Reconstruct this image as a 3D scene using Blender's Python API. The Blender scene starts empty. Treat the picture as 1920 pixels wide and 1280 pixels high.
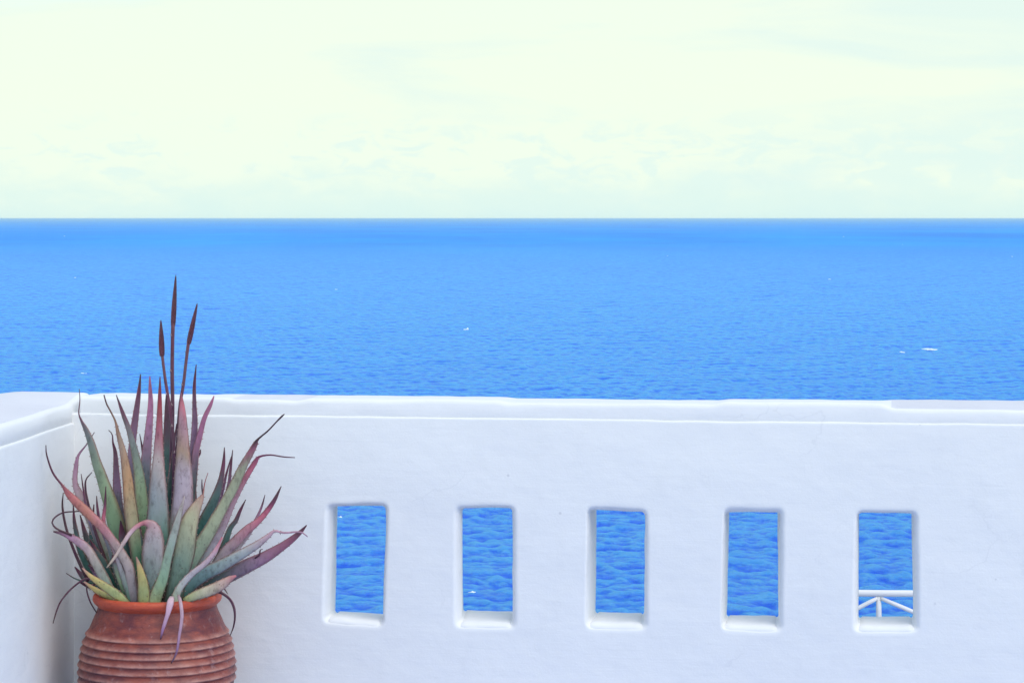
import bpy, bmesh, math, random
import numpy as np
from mathutils import Vector, noise as mnoise

random.seed(7)
S = bpy.context.scene
C = S.collection
EYE = 1.8            # camera height above the terrace floor
F = 4800.0           # focal length in pixels of a 1920 px wide frame
HOR = 410.0          # horizon row
SEA_Z = EYE - 25.0

# ------------------------------------------------------------------ helpers
def at(px, py, Y):
    """World point on the depth plane Y."""
    return Vector(((px - 960) / F * Y, Y, EYE - (py - HOR) / F * Y))

def link(name, me, mat=None, parent=None, smooth=True):
    o = bpy.data.objects.new(name, me)
    C.objects.link(o)
    if mat:
        for m in (mat if isinstance(mat, (list, tuple)) else [mat]):
            me.materials.append(m)
    if parent:
        # vertices are given in world space; the parent only carries a location
        me.transform(__import__('mathutils').Matrix.Translation(-parent.location))
        o.parent = parent
    if smooth:
        for p in me.polygons:
            p.use_smooth = True
    return o

def from_bm(name, bm, mat=None, parent=None, smooth=True):
    me = bpy.data.meshes.new(name)
    bmesh.ops.recalc_face_normals(bm, faces=bm.faces)
    bm.to_mesh(me); bm.free()
    return link(name, me, mat, parent, smooth)

def thing(name, label, cat, loc, group=None):
    o = bpy.data.objects.new(name, None)
    o.empty_display_size = .1
    C.objects.link(o)
    o.location = loc
    o['label'] = label; o['category'] = cat
    if group: o['group'] = group
    return o

def sharp_by_angle(o, deg):
    me = o.data
    bm = bmesh.new(); bm.from_mesh(me)
    for e in bm.edges:
        if len(e.link_faces) == 2 and e.calc_face_angle(0) > math.radians(deg):
            e.smooth = False
    bm.to_mesh(me); bm.free()

def nz(p, s=1.0, seed=0.0):
    return mnoise.noise(Vector((p[0] * s + seed, p[1] * s - seed * .7, p[2] * s + seed * 1.3)))

# ------------------------------------------------------------------ materials
def new_mat(name):
    m = bpy.data.materials.new(name); m.use_nodes = True
    nt = m.node_tree
    for n in list(nt.nodes): nt.nodes.remove(n)
    out = nt.nodes.new('ShaderNodeOutputMaterial')
    b = nt.nodes.new('ShaderNodeBsdfPrincipled')
    nt.links.new(b.outputs[0], out.inputs[0])
    return m, nt, b

def N(nt, t, **kw):
    n = nt.nodes.new(t)
    for k, v in kw.items():
        if k in n.inputs.keys(): n.inputs[k].default_value = v
        else: setattr(n, k, v)
    return n

def noise_tex(nt, vec, scale, detail=4, rough=.55, dist=0):
    n = nt.nodes.new('ShaderNodeTexNoise')
    n.inputs['Scale'].default_value = scale
    n.inputs['Detail'].default_value = detail
    n.inputs['Roughness'].default_value = rough
    n.inputs['Distortion'].default_value = dist
    if vec is not None: nt.links.new(vec, n.inputs['Vector'])
    return n.outputs[0]

def ramp(nt, fac, stops, interp='LINEAR'):
    r = nt.nodes.new('ShaderNodeValToRGB')
    r.color_ramp.interpolation = interp
    el = r.color_ramp.elements
    while len(el) < len(stops): el.new(.5)
    for e, (p, c) in zip(el, stops):
        e.position = p
        e.color = (c[0], c[1], c[2], 1) if isinstance(c, (tuple, list)) else (c, c, c, 1)
    nt.links.new(fac, r.inputs[0])
    return r.outputs[0]

def mix(nt, fac, a, b, blend='MIX'):
    n = nt.nodes.new('ShaderNodeMix'); n.data_type = 'RGBA'; n.blend_type = blend
    for i, v in ((0, fac), (6, a), (7, b)):
        s = n.inputs[i]
        if hasattr(v, 'is_linked'): nt.links.new(v, s)
        elif i == 0: s.default_value = v
        else: s.default_value = (v[0], v[1], v[2], 1)
    return n.outputs[2]

def math_n(nt, op, a, b=0.0, c=None, clamp=False):
    n = nt.nodes.new('ShaderNodeMath'); n.operation = op; n.use_clamp = clamp
    for i, v in enumerate((a, b, c)):
        if v is None: continue
        if hasattr(v, 'is_linked'): nt.links.new(v, n.inputs[i])
        else: n.inputs[i].default_value = v
    return n.outputs[0]

def mapped(nt, src, scale=(1, 1, 1)):
    m = nt.nodes.new('ShaderNodeMapping'); m.inputs['Scale'].default_value = scale
    nt.links.new(src, m.inputs[0])
    return m.outputs[0]

def bump(nt, height, dist, normal=None, strength=1.0):
    b = nt.nodes.new('ShaderNodeBump')
    b.inputs['Distance'].default_value = dist; b.inputs['Strength'].default_value = strength
    nt.links.new(height, b.inputs['Height'])
    if normal is not None: nt.links.new(normal, b.inputs['Normal'])
    return b.outputs[0]

def plaster(name, col, dark, lump=.012, fine=.0006, speck=.3):
    m, nt, b = new_mat(name)
    tc = nt.nodes.new('ShaderNodeNewGeometry').outputs['Position']
    big = noise_tex(nt, tc, 1.7, 5, .6)
    mid = noise_tex(nt, mapped(nt, tc, (1, 1, .45)), 9, 6, .65)
    c = mix(nt, ramp(nt, big, [(.3, 0), (.7, 1)]), dark, col)
    c = mix(nt, math_n(nt, 'MULTIPLY', ramp(nt, mid, [(.56, 0), (.75, 1)]), .28), c,
            (dark[0] * .9, dark[1] * .9, dark[2] * .9))
    # a few small grey specks and chips
    v = nt.nodes.new('ShaderNodeTexVoronoi'); v.inputs['Scale'].default_value = 9
    v.inputs['Randomness'].default_value = 1
    nt.links.new(tc, v.inputs['Vector'])
    sp = ramp(nt, v.outputs['Distance'], [(.0, 1), (.035, 1), (.06, 0)])
    gate = ramp(nt, noise_tex(nt, tc, 5.3, 2), [(.55, 0), (.62, 1)])
    c = mix(nt, math_n(nt, 'MULTIPLY', math_n(nt, 'MULTIPLY', sp, gate), speck), c, (.32, .32, .36))
    ve = nt.nodes.new('ShaderNodeTexVoronoi'); ve.feature = 'DISTANCE_TO_EDGE'; ve.inputs['Scale'].default_value = 1.6
    wv = nt.nodes.new('ShaderNodeVectorMath'); wv.operation = 'MULTIPLY_ADD'
    nn = nt.nodes.new('ShaderNodeTexNoise'); nn.inputs['Scale'].default_value = 4; nn.inputs['Detail'].default_value = 6
    nt.links.new(tc, nn.inputs['Vector']); nt.links.new(nn.outputs['Color'], wv.inputs[0]); wv.inputs[1].default_value = (.5, .5, .5)
    nt.links.new(tc, wv.inputs[2]); nt.links.new(wv.outputs[0], ve.inputs['Vector'])
    crack = math_n(nt, 'MULTIPLY', ramp(nt, ve.outputs['Distance'], [(0, 1), (.003, .8), (.008, 0)]), ramp(nt, noise_tex(nt, tc, 2.1, 3), [(.54, 0), (.62, 1)]))
    c = mix(nt, math_n(nt, 'MULTIPLY', crack, .15), c, (.45, .45, .48))
    nt.links.new(c, b.inputs['Base Color'])
    b.inputs['Roughness'].default_value = .88
    b.inputs['Specular IOR Level'].default_value = .25
    n1 = bump(nt, noise_tex(nt, mapped(nt, tc, (1, 1, 1.5)), 3.2, 3, .5), lump)
    n2 = bump(nt, noise_tex(nt, mapped(nt, tc, (1, 1, 1.6)), 14, 4, .5), lump * .09, n1)
    nb = bump(nt, noise_tex(nt, mapped(nt, tc, (3, 3, 55)), 1.0, 5, .65, .6), lump * .06, n2)
    n3 = bump(nt, noise_tex(nt, tc, 120, 4, .6), fine, nb)
    nt.links.new(n3, b.inputs['Normal'])
    return m

M_WALL = plaster('whitewashed_plaster', (.83, .83, .82), (.80, .80, .80), .009)
M_SIDE = M_WALL
M_CEMENT = plaster('grey_cement', (.77, .76, .79), (.68, .67, .71), .008, .0025, .5)
M_FLOOR = plaster('blue_bounce_floor', (.31, .38, .64), (.27, .34, .58), .006, .002, .5)  # blue made up for the unseen floor, to bounce blue onto walls and pot
M_PAINT = plaster('white_painted_wood', (.82, .82, .82), (.74, .74, .75), .003, .0006, .2)

def terracotta(name, base, pale, dusk, bloom, stain_shade=.5):
    m, nt, b = new_mat(name)
    tc = nt.nodes.new('ShaderNodeTexCoord').outputs['Object']
    a = noise_tex(nt, mapped(nt, tc, (1, 1, 1.8)), 6, 6, .65)
    c = mix(nt, ramp(nt, a, [(.35, 0), (.66, 1)]), base, pale)
    st = noise_tex(nt, mapped(nt, tc, (1, 1, 2.2)), 7, 7, .68, .4)
    c = mix(nt, math_n(nt, 'MULTIPLY', ramp(nt, st, [(stain_shade - .08, 0), (stain_shade + .14, 1)]), .85), c, dusk)  # purple weathering patches, also standing in for shading on the pot's sides
    sp = noise_tex(nt, mapped(nt, tc, (1, 1, .6)), 34, 5, .7)
    c = mix(nt, math_n(nt, 'MULTIPLY', ramp(nt, sp, [(.58, 0), (.7, 1)]), bloom), c, (.62, .5, .5))
    wr = nt.nodes.new('ShaderNodeAttribute'); wr.attribute_name = 'lip_highlight'
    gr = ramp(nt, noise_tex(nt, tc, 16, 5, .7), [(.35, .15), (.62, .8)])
    c = mix(nt, math_n(nt, 'MULTIPLY', wr.outputs['Fac'], gr), c, (.60, .32, .26))  # pale highlight of the ridge lips painted into the colour
    nt.links.new(c, b.inputs['Base Color'])
    b.inputs['Roughness'].default_value = .42
    b.inputs['Specular IOR Level'].default_value = .34
    n1 = bump(nt, noise_tex(nt, mapped(nt, tc, (1, 1, 3)), 14, 5, .6), .006)
    n2 = bump(nt, noise_tex(nt, tc, 160, 3, .6), .0012, n1)
    nt.links.new(n2, b.inputs['Normal'])
    return m

M_POT = terracotta('weathered_terracotta', (.17, .034, .030), (.36, .088, .056), (.075, .020, .034), .22, .50)
M_RIM = terracotta('orange_terracotta_rim', (.50, .075, .034), (.62, .115, .048), (.34, .05, .034), .12)

def soil_mat():
    m, nt, b = new_mat('dry_soil')
    tc = nt.nodes.new('ShaderNodeTexCoord').outputs['Object']
    a = noise_tex(nt, tc, 60, 6, .7)
    nt.links.new(ramp(nt, a, [(.3, (.02, .013, .01)), (.7, (.09, .06, .045))]), b.inputs['Base Color'])
    b.inputs['Roughness'].default_value = .95
    nt.links.new(bump(nt, a, .02), b.inputs['Normal'])
    return m
M_SOIL = soil_mat()

def leaf_mat():
    m, nt, b = new_mat('aloe_skin')
    at_ = nt.nodes.new('ShaderNodeAttribute'); at_.attribute_name = 'tone'
    tc = nt.nodes.new('ShaderNodeTexCoord').outputs['Object']
    a = noise_tex(nt, mapped(nt, tc, (1, 1, .4)), 26, 6, .65)
    c = mix(nt, ramp(nt, a, [(.35, 0), (.7, .28)]), at_.outputs['Color'], (.13, .14, .10), 'MIX')
    k = noise_tex(nt, mapped(nt, tc, (1, 1, .5)), 60, 5, .7)
    c = mix(nt, math_n(nt, 'MULTIPLY', ramp(nt, k, [(.5, 0), (.68, 1)]), .55), c, (.35, .30, .32), 'MULTIPLY')
    v = nt.nodes.new('ShaderNodeTexVoronoi'); v.inputs['Scale'].default_value = 62
    nt.links.new(tc, v.inputs['Vector'])
    sp = ramp(nt, v.outputs['Distance'], [(0, 1), (.14, 1), (.2, 0)])
    gate = ramp(nt, noise_tex(nt, tc, 19, 2), [(.55, 0), (.6, 1)])
    c = mix(nt, math_n(nt, 'MULTIPLY', math_n(nt, 'MULTIPLY', sp, gate), .55), c, (.09, .035, .04))
    nt.links.new(c, b.inputs['Base Color'])
    b.inputs['Roughness'].default_value = .42
    b.inputs['Specular IOR Level'].default_value = .22
    n1 = bump(nt, noise_tex(nt, mapped(nt, tc, (1, 1, .18)), 90, 4, .6), .0025)
    nt.links.new(n1, b.inputs['Normal'])
    return m
M_LEAF = leaf_mat()

# ------------------------------------------------------------------ camera, world, sun
cam = bpy.data.cameras.new('camera')
camo = bpy.data.objects.new('camera', cam); C.objects.link(camo)
camo.location = (0, 0, EYE); camo.rotation_euler = (math.pi / 2, 0, 0)
cam.sensor_width = 36; cam.lens = F / 1920 * 36
cam.shift_y = -(640 - HOR) / 1920
cam.clip_start = .1; cam.clip_end = 300000
S.camera = camo

SUN = Vector((.56, -.72, 1.0)).normalized()
sun_el = math.asin(SUN.z); sun_rot = math.atan2(SUN.x, SUN.y)
w = bpy.data.worlds.new('World'); S.world = w; w.use_nodes = True
nt = w.node_tree
for n in list(nt.nodes): nt.nodes.remove(n)
out = nt.nodes.new('ShaderNodeOutputWorld')
sky = nt.nodes.new('ShaderNodeTexSky'); sky.sky_type = 'NISHITA'; sky.sun_disc = False
sky.sun_elevation = sun_el; sky.sun_rotation = sun_rot
sky.air_density = 1.0; sky.dust_density = .6; sky.ozone_density = 1.3
bg1 = nt.nodes.new('ShaderNodeBackground'); bg1.inputs[1].default_value = .15
nt.links.new(sky.outputs[0], bg1.inputs[0])
gen = nt.nodes.new('ShaderNodeTexCoord').outputs['Generated']
sep = nt.nodes.new('ShaderNodeSeparateXYZ'); nt.links.new(gen, sep.inputs[0])
z = sep.outputs['Z']
puff = noise_tex(nt, mapped(nt, gen, (20, 20, 48)), 1.7, 8, .62, .35)
veil = noise_tex(nt, mapped(nt, gen, (5, 5, 26)), 1.5, 6, .58, .5)
zz = math_n(nt, 'ADD', z, math_n(nt, 'MULTIPLY', math_n(nt, 'SUBTRACT', puff, .5), .034))
ccol = ramp(nt, zz, [(0, (.74, .93, .87)), (.009, (.775, .945, .865)), (.019, (.885, .995, .85)),
                     (.05, (.90, 1.0, .84)), (.1, (.88, .99, .86)), (.3, (.86, .98, 1.0))])
# thin bluish gaps, more of them to the right and higher up
gap = ramp(nt, math_n(nt, 'ADD', veil, math_n(nt, 'MULTIPLY', sep.outputs['X'], .55)), [(.52, 0), (.72, 1)])
ccol = mix(nt, math_n(nt, 'MULTIPLY', gap, .5), ccol, (.70, .90, .90))
band = ramp(nt, z, [(.006, 0), (.014, 1), (.030, 1), (.044, 0)])
heap = ramp(nt, math_n(nt, 'ADD', noise_tex(nt, mapped(nt, gen, (26, 26, 62)), 2.2, 8, .62, .6), math_n(nt, 'MULTIPLY', sep.outputs['X'], .35)), [(.5, 0), (.6, 1)])
ccol = mix(nt, math_n(nt, 'MULTIPLY', math_n(nt, 'MULTIPLY', band, heap), .75), ccol, (.77, .945, .88))
bg2 = nt.nodes.new('ShaderNodeBackground'); nt.links.new(ccol, bg2.inputs[0]); bg2.inputs[1].default_value = .565
msk = math_n(nt, 'ADD', z, math_n(nt, 'MULTIPLY', math_n(nt, 'SUBTRACT', veil, .5), .12))
fac = ramp(nt, msk, [(.10, 1), (.24, .42)])
ms = nt.nodes.new('ShaderNodeMixShader')
nt.links.new(fac, ms.inputs[0]); nt.links.new(bg1.outputs[0], ms.inputs[1]); nt.links.new(bg2.outputs[0], ms.inputs[2])
nt.links.new(ms.outputs[0], out.inputs[0])

sl = bpy.data.lights.new('sun', 'SUN'); sl.energy = .85; sl.angle = math.radians(50); sl.color = (1, .92, .80)
so = bpy.data.objects.new('sun', sl); C.objects.link(so)
so.rotation_euler = SUN.to_track_quat('Z', 'Y').to_euler(); so.location = (2, -3, 8)

S.view_settings.view_transform = 'Standard'; S.view_settings.look = 'None'
S.view_settings.exposure = 0.84; S.view_settings.gamma = 1

# ------------------------------------------------------------------ parapet wall with five openings
ANG = math.radians(8.6)
P0 = Vector((0, 9.4, 0)); U = Vector((math.cos(ANG), -math.sin(ANG), 0)); W = Vector((math.sin(ANG), math.cos(ANG), 0))
T = .28

def onwall(px, py, wd=0.0):
    """(u, z) where the sight line of a pixel meets the wall plane wd behind its face."""
    d = Vector(((px - 960) / F, 1, 0)); t = (wd + W.dot(P0)) / W.dot(d)
    p = d * t
    return (p - P0).dot(U), EYE - (py - HOR) / F * t

def wp(u, wd, zv): return P0 + U * u + W * wd + Vector((0, 0, zv))

# left wall frame
CORNER_U = onwall(139, 800)[0]
CP = wp(CORNER_U, 0, 0)
LA = math.radians(3.4)
LD = Vector((-math.sin(LA), -math.cos(LA), 0)); LW = Vector((-math.cos(LA), math.sin(LA), 0))
def lp(s, wd, zv): return CP + LD * s + LW * wd + Vector((0, 0, zv))

# front quad (outer edge of the rounded reveal) and the sea seen through it: TL TR BR BL
OPEN = [
    ([(609, 942), (731, 939), (722, 1178), (602, 1170)], [(635, 948), (726, 947), (720, 1152), (631, 1146)]),
    ([(850, 945), (970, 945), (972, 1181), (850, 1179)], [(868, 951), (962, 951), (962, 1147), (870, 1144)]),
    ([(1100, 946), (1218, 951), (1217, 1183), (1096, 1181)], [(1107, 955), (1212, 958), (1209, 1150), (1105, 1147)]),
    ([(1356, 947), (1473, 949), (1470, 1187), (1351, 1184)], [(1361, 959), (1458, 959), (1460, 1155), (1356, 1153)]),
    ([(1602, 954), (1724, 955), (1727, 1187), (1597, 1187)], [(1609, 960), (1709, 960), (1712, 1156), (1608, 1156)]),
]
RR = .062
PER, ARC = 9, 5
def rquad(q, rad):
    """Rounded quad TL TR BR BL -> points, same count for every quad."""
    q = [Vector(p) for p in q]; pts = []
    for i in range(4):
        a, b, c = q[i - 1], q[i], q[(i + 1) % 4]
        da = (a - b).normalized(); dc = (c - b).normalized()
        s, e = b + da * rad, b + dc * rad
        for k in range(ARC + 1):
            t = k / ARC
            pts.append((s * (1 - t) ** 2 + b * 2 * t * (1 - t) + e * t * t))
        nxt = c - dc * rad
        for k in range(1, PER):
            pts.append(e.lerp(nxt, k / PER))
    return pts

Z_LEDGE = 1.058
UL, UR = CORNER_U - .06, 5.2
ZB = -1.2
bm = bmesh.new()
outer = []
def dense(a, b, n): return [tuple(a[i] + (b[i] - a[i]) * k / n for i in range(2)) for k in range(n)]
outline = dense((UL, ZB), (UR, ZB), 30) + dense((UR, ZB), (UR, Z_LEDGE), 10) + dense((UR, Z_LEDGE), (UL, Z_LEDGE), 140) + dense((UL, Z_LEDGE), (UL, ZB), 10)
def ledge_wob(u): return .004 * nz((u, 0, 0), 2.1, 3.0) + .003 * nz((u, 0, 0), 7, 9.0)
ov = []
for (u, zv) in outline:
    if abs(zv - Z_LEDGE) < 1e-6: zv = Z_LEDGE + ledge_wob(u)
    ov.append(bm.verts.new(wp(u, 0, zv)))
edges = [bm.edges.new((ov[i], ov[(i + 1) % len(ov)])) for i in range(len(ov))]
sill_info = []
for wi, (fq, sq) in enumerate(OPEN):
    f2 = [onwall(*p) for p in fq]
    mid_x = sum(p[0] for p in fq) / 4
    left = mid_x < 960
    thr = [None] * 4; back = [None] * 4
    # silhouettes: near jamb and head at the throat, far jamb and sill at the back edge
    for i in range(4):
        is_left = i in (0, 3); top = i < 2
        tb = onwall(*sq[i], T); tf = onwall(*sq[i], RR)
        if is_left == left:      # far jamb, seen all the way to its back edge
            u_b = tb[0]; u_t = f2[i][0] + (.022 if is_left else -.022)
        else:
            u_t = tf[0]; u_b = tf[0]
        if top: z_t = tf[1]; z_b = tf[1] + .01
        else: z_t = f2[i][1] + .022; z_b = tb[1]
        thr[i] = (u_t, z_t); back[i] = (u_b, z_b)
    rings = []
    seed = wi * 5.1
    def ring(q, rad, wd, amp=.0025):
        r = []
        for p in rquad(q, rad):
            r.append((p.x + amp * nz((p.x, wd, p.y), 14, seed), wd, p.y + amp * nz((p.y, wd, p.x), 14, seed + 2)))
        return r
    cen = Vector((sum(p[0] for p in f2) / 4, sum(p[1] for p in f2) / 4))
    ext = [tuple(Vector(p) + (Vector(p) - cen).normalized() * .012) for p in f2]
    rings.append(ring(ext, .042, 0, .003))
    for k in range(0, 7):
        th = k / 6 * math.pi / 2
        a = 1 - math.cos(th) * 1.0
        b_ = math.sin(th)
        # quarter round from the face (k=0) into the reveal (k=6)
        mixq = [tuple(Vector(f2[i]).lerp(Vector(thr[i]), b_)) for i in range(4)]
        rings.append(ring(mixq, .034 - .016 * b_, RR * a, .003))
    for k in range(1, 7):
        t = k / 6
        mixq = [tuple(Vector(thr[i]).lerp(Vector(back[i]), t)) for i in range(4)]
        rings.append(ring(mixq, .018 - .006 * t, RR + (T - .02 - RR) * t, .002))
    ext2 = [tuple(Vector(p) + (Vector(p) - cen).normalized() * .02) for p in back]
    rings.append(ring(ext2, .022, T, .001))
    vr = [[bm.verts.new(wp(*p)) for p in r] for r in rings]
    n = len(vr[0])
    for r0, r1 in zip(vr[:-1], vr[1:]):
        for j in range(n):
            bm.faces.new((r0[j], r0[(j + 1) % n], r1[(j + 1) % n], r1[j]))
    for j in range(n):
        e = bm.edges.get((vr[0][j], vr[0][(j + 1) % n])); edges.append(e)
    sill_info.append((f2, thr, back))
    back_ring = vr[-1]
    OPEN[wi] = (fq, sq, back_ring)
bmesh.ops.triangle_fill(bm, use_beauty=True, use_dissolve=False, edges=edges)
# sloping ledge on top, then back face
top_idx = [i for i, (u, zv) in enumerate(outline) if abs(zv - Z_LEDGE) < 1e-6]
prof = [(.0004, .003), (.0012, .0055), (.0028, .0078), (.0055, .009), (.06, .011)]
prev = [ov[i] for i in top_idx] + [ov[(top_idx[-1] + 1) % len(ov)]]
for (dw, dz) in prof:
    cur = []
    for v in prev:
        pass
    base = [ov[i] for i in top_idx] + [ov[(top_idx[-1] + 1) % len(ov)]]
    cur = [bm.verts.new(v.co + W * dw + Vector((0, 0, dz))) for v in base]
    for i in range(len(cur) - 1):
        bm.faces.new((prev[i], prev[i + 1], cur[i + 1], cur[i]))
    prev = cur
# back face with holes
bo = []
for (u, zv) in ((UL, ZB), (UR, ZB), (UR, Z_LEDGE + .02), (UL, Z_LEDGE + .02)):
    bo.append(bm.verts.new(wp(u, T, zv)))
be = [bm.edges.new((bo[i], bo[(i + 1) % 4])) for i in range(4)]
for (_, _, br) in OPEN:
    n = len(br)
    be += [bm.edges.get((br[j], br[(j + 1) % n])) for j in range(n)]
bmesh.ops.triangle_fill(bm, use_beauty=True, use_dissolve=False, edges=be)
# right end and the flat top under the coping
bm.faces.new([ov[30], bo[1], bo[2], prev[0], ov[40]])
bm.faces.new([prev[0]] + [bo[2], bo[3]] + prev[:0:-1])

wall = thing('parapet_wall', 'long whitewashed parapet wall with five rectangular openings in front of the sea', 'wall', wp(0, 0, 0))
wb = from_bm('wall_body', bm, M_WALL, wall)

# bright sills, a rounded bed of plaster in the bottom of each opening
for wi, (f2, thr, back) in enumerate(sill_info):
    bm = bmesh.new()
    nu = 14
    rows = []
    tl, tr = Vector(thr[3]), Vector(thr[2]); fl, fr = Vector(f2[3]), Vector(f2[2]); bl, br_ = Vector(back[3]), Vector(back[2])
    # profile front (outer face) -> back edge: (depth, blend front->throat, blend throat->back, lift)
    pr = [(.002, .38, 0, -.006), (.0045, .55, 0, -.0005), (.009, .74, 0, .003), (.017, .9, 0, .0045), (.03, 1, .02, .005), (.06, 1, .1, .005),
          (.12, 1, .38, .005), (.19, 1, .7, .005), (T - .012, 1, .98, .004), (T - .002, 1, 1, -.004)]
    for (dw, k1, k2, lift) in pr:
        L = fl.lerp(tl, k1).lerp(bl, k2); R = fr.lerp(tr, k1).lerp(br_, k2)
        row = []
        for j in range(nu + 1):
            t = j / nu
            p = L.lerp(R, t)
            edge = min(t, 1 - t)
            p.y += lift - .010 * max(0, 1 - edge / .07) ** 2
            p.y += .0022 * nz((p.x, dw, 0), 18, 4.0 + wi)
            row.append(wp(p.x, dw + (.006 * max(0, 1 - edge / .1) if dw < .02 else 0), p.y))
        rows.append(row)
    low = [[p - Vector((0, 0, .03)) + W * .02 for p in rows[0]], [p - Vector((0, 0, .03)) - W * .01 for p in rows[-1]]]
    allr = [low[0]] + rows + [low[1]]
    vv = [[bm.verts.new(p) for p in r] for r in allr]
    for a, b in zip(vv[:-1], vv[1:]):
        for j in range(nu): bm.faces.new((a[j], a[j + 1], b[j + 1], b[j]))
    for j in range(nu): bm.faces.new((vv[0][j + 1], vv[0][j], vv[-1][j], vv[-1][j + 1]))
    bm.faces.new([r[0] for r in vv]); bm.faces.new([r[-1] for r in reversed(vv)])
    o = from_bm('sill', bm, M_WALL, wall); sharp_by_angle(o, 60)

# weathered cap of the wall
cuts = [(150, 427, 1.131, 1.127, 0), (427, 566, 1.124, 1.128, 1), (566, 941, 1.133, 1.127, 0), (941, 1349, 1.126, 1.124, 0),
        (1349, 1664, 1.136, 1.130, 0), (1664, 2120, 1.119, 1.134, 1), (2120, 2700, 1.130, 1.127, 0), (2700, 3300, 1.128, 1.126, 0)]
ends = [(onwall(x0, 748)[0], onwall(x1, 748)[0], zf, zb, tm) for (x0, x1, zf, zb, tm) in cuts]
def stretch(u):
    """Front and back height of the cap at u, easing from one repaired stretch into the next."""
    zf, zb = ends[0][2], ends[0][3]; tm = ends[0][4]
    for (u0, u1, f, b_, t_) in ends[1:]:
        k = min(1, max(0, (u - u0 + .03) / .06)); k = k * k * (3 - 2 * k)
        zf += (f - zf) * k; zb += (b_ - zb) * k
        if k > .5: tm = t_
    return zf, zb, tm
bm = bmesh.new()
u0, u1 = ends[0][0], ends[-1][1]
us = [u0 + (u1 - u0) * i / 420 for i in range(421)]
rows = []; tms = []
w0, w1 = .006, T + .010
zlo = Z_LEDGE + .004
for u in us:
    zf, zb, tm = stretch(u)
    tms.append(tm)
    prof = [(w0 + .012, zlo - .02), (w0 + .001, zlo + .002), (w0, zlo + .014), (w0 + .0005, zf - .018), (w0 + .003, zf - .008), (w0 + .008, zf - .002), (w0 + .016, zf),
            (w0 + .05, zf), ((w0 + w1) / 2, (zf + zb) / 2), (w1 - .03, zb), (w1 - .01, zb - .004), (w1, zb - .016), (w1, zlo)]
    row = []
    for k, (wd, zv) in enumerate(prof):
        dz = (.0038 * nz((u, wd, 0), 2.6, 4) + .0018 * nz((u, wd, 0), 13, 4)) if 3 <= k <= 11 else 0
        row.append(bm.verts.new(wp(u, wd + .0022 * nz((u, k * .1, 0), 5, 8), zv + dz)))
    rows.append(row)
m = len(rows[0])
for i, (a, b) in enumerate(zip(rows[:-1], rows[1:])):
    for k in range(m):
        f = bm.faces.new((a[k], b[k], b[(k + 1) % m], a[(k + 1) % m]))
        if tms[i] and 6 <= k <= 9: f.material_index = 1
bm.faces.new(rows[0]); bm.faces.new(list(reversed(rows[-1])))
o = from_bm('coping', bm, [M_WALL, M_CEMENT], wall); sharp_by_angle(o, 55)

# ------------------------------------------------------------------ side wall on the left
side = thing('side_wall', 'white side wall at the left edge with broad grey cement top', 'wall', lp(0, 0, 0))
LT = .36
bm = bmesh.new()
prof = [(0, -1.2), (0, .1), (0, .5), (0, .9), (0, 1.022), (.0004, 1.026), (.0012, 1.029), (.0028, 1.0315), (.0055, 1.033), (LT, 1.036), (LT, -1.2)]
ss = [-.29 + k * .05 for k in range(60)] + [2.7 + k * .4 for k in range(1, 26)]
rows = [[bm.verts.new(lp(s, wd, zv + (.003 * nz((s, wd, 0), 3, 2) if zv > 1 else 0))) for (wd, zv) in prof] for s in ss]
for a, b in zip(rows[:-1], rows[1:]):
    for k in range(len(prof)):
        bm.faces.new((a[k], b[k], b[(k + 1) % len(prof)], a[(k + 1) % len(prof)]))
bm.faces.new(rows[0]); bm.faces.new(list(reversed(rows[-1])))
o = from_bm('wall_body', bm, M_WALL, side); sharp_by_angle(o, 60)
bm = bmesh.new()
rows = []
ss = [-.315, -.305, -.28, -.24, -.18, -.1] + [0 + k * .05 for k in range(56)] + [2.75 + k * .4 for k in range(1, 26)]
for s in ss:
    ch = max(0.0, (-.16 - s)) * .6           # worn outer corner
    wo = LT + .012 - ch
    rise = min(1, max(0, (.03 - s) / .26)); rise = rise * rise * (3 - 2 * rise)      # meets the higher cap of the long wall
    zi, zo = 1.103 + .024 * rise, 1.124 + .006 * rise
    end = -.012 if s < -.31 else (-.003 if s < -.3 else 0)
    pr = [(.022, 1.020), (.0075, 1.033), (.007, zi - .016), (.0135, zi - .007), (.0195, zi - .001), (.030, zi + .001), (.085, zi + .001),
          (wo * .45, zi + .4 * (zo - zi)), (wo * .68, zi + .75 * (zo - zi)), (wo - .03, zo), (wo - .01, zo - .004), (wo, zo - .016), (wo, 1.034)]
    row = []
    for k, (wd, zv) in enumerate(pr):
        hh = (.004 * nz((s, wd, 0), 3.2, 8) + .002 * nz((s, wd, 0), 11, 1) + end) if 1 < k < 12 else 0
        row.append(bm.verts.new(lp(s, wd + .003 * nz((s, k * .2, 0), 4, 6), zv + hh)))
    rows.append(row)
m = len(rows[0])
for a, b in zip(rows[:-1], rows[1:]):
    for k in range(m):
        f = bm.faces.new((a[k], b[k], b[(k + 1) % m], a[(k + 1) % m]))
        if 5 <= k <= 8: f.material_index = 1
bm.faces.new(rows[0]); bm.faces.new(list(reversed(rows[-1])))
o = from_bm('coping', bm, [M_WALL, M_CEMENT], side); sharp_by_angle(o, 60)

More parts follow.
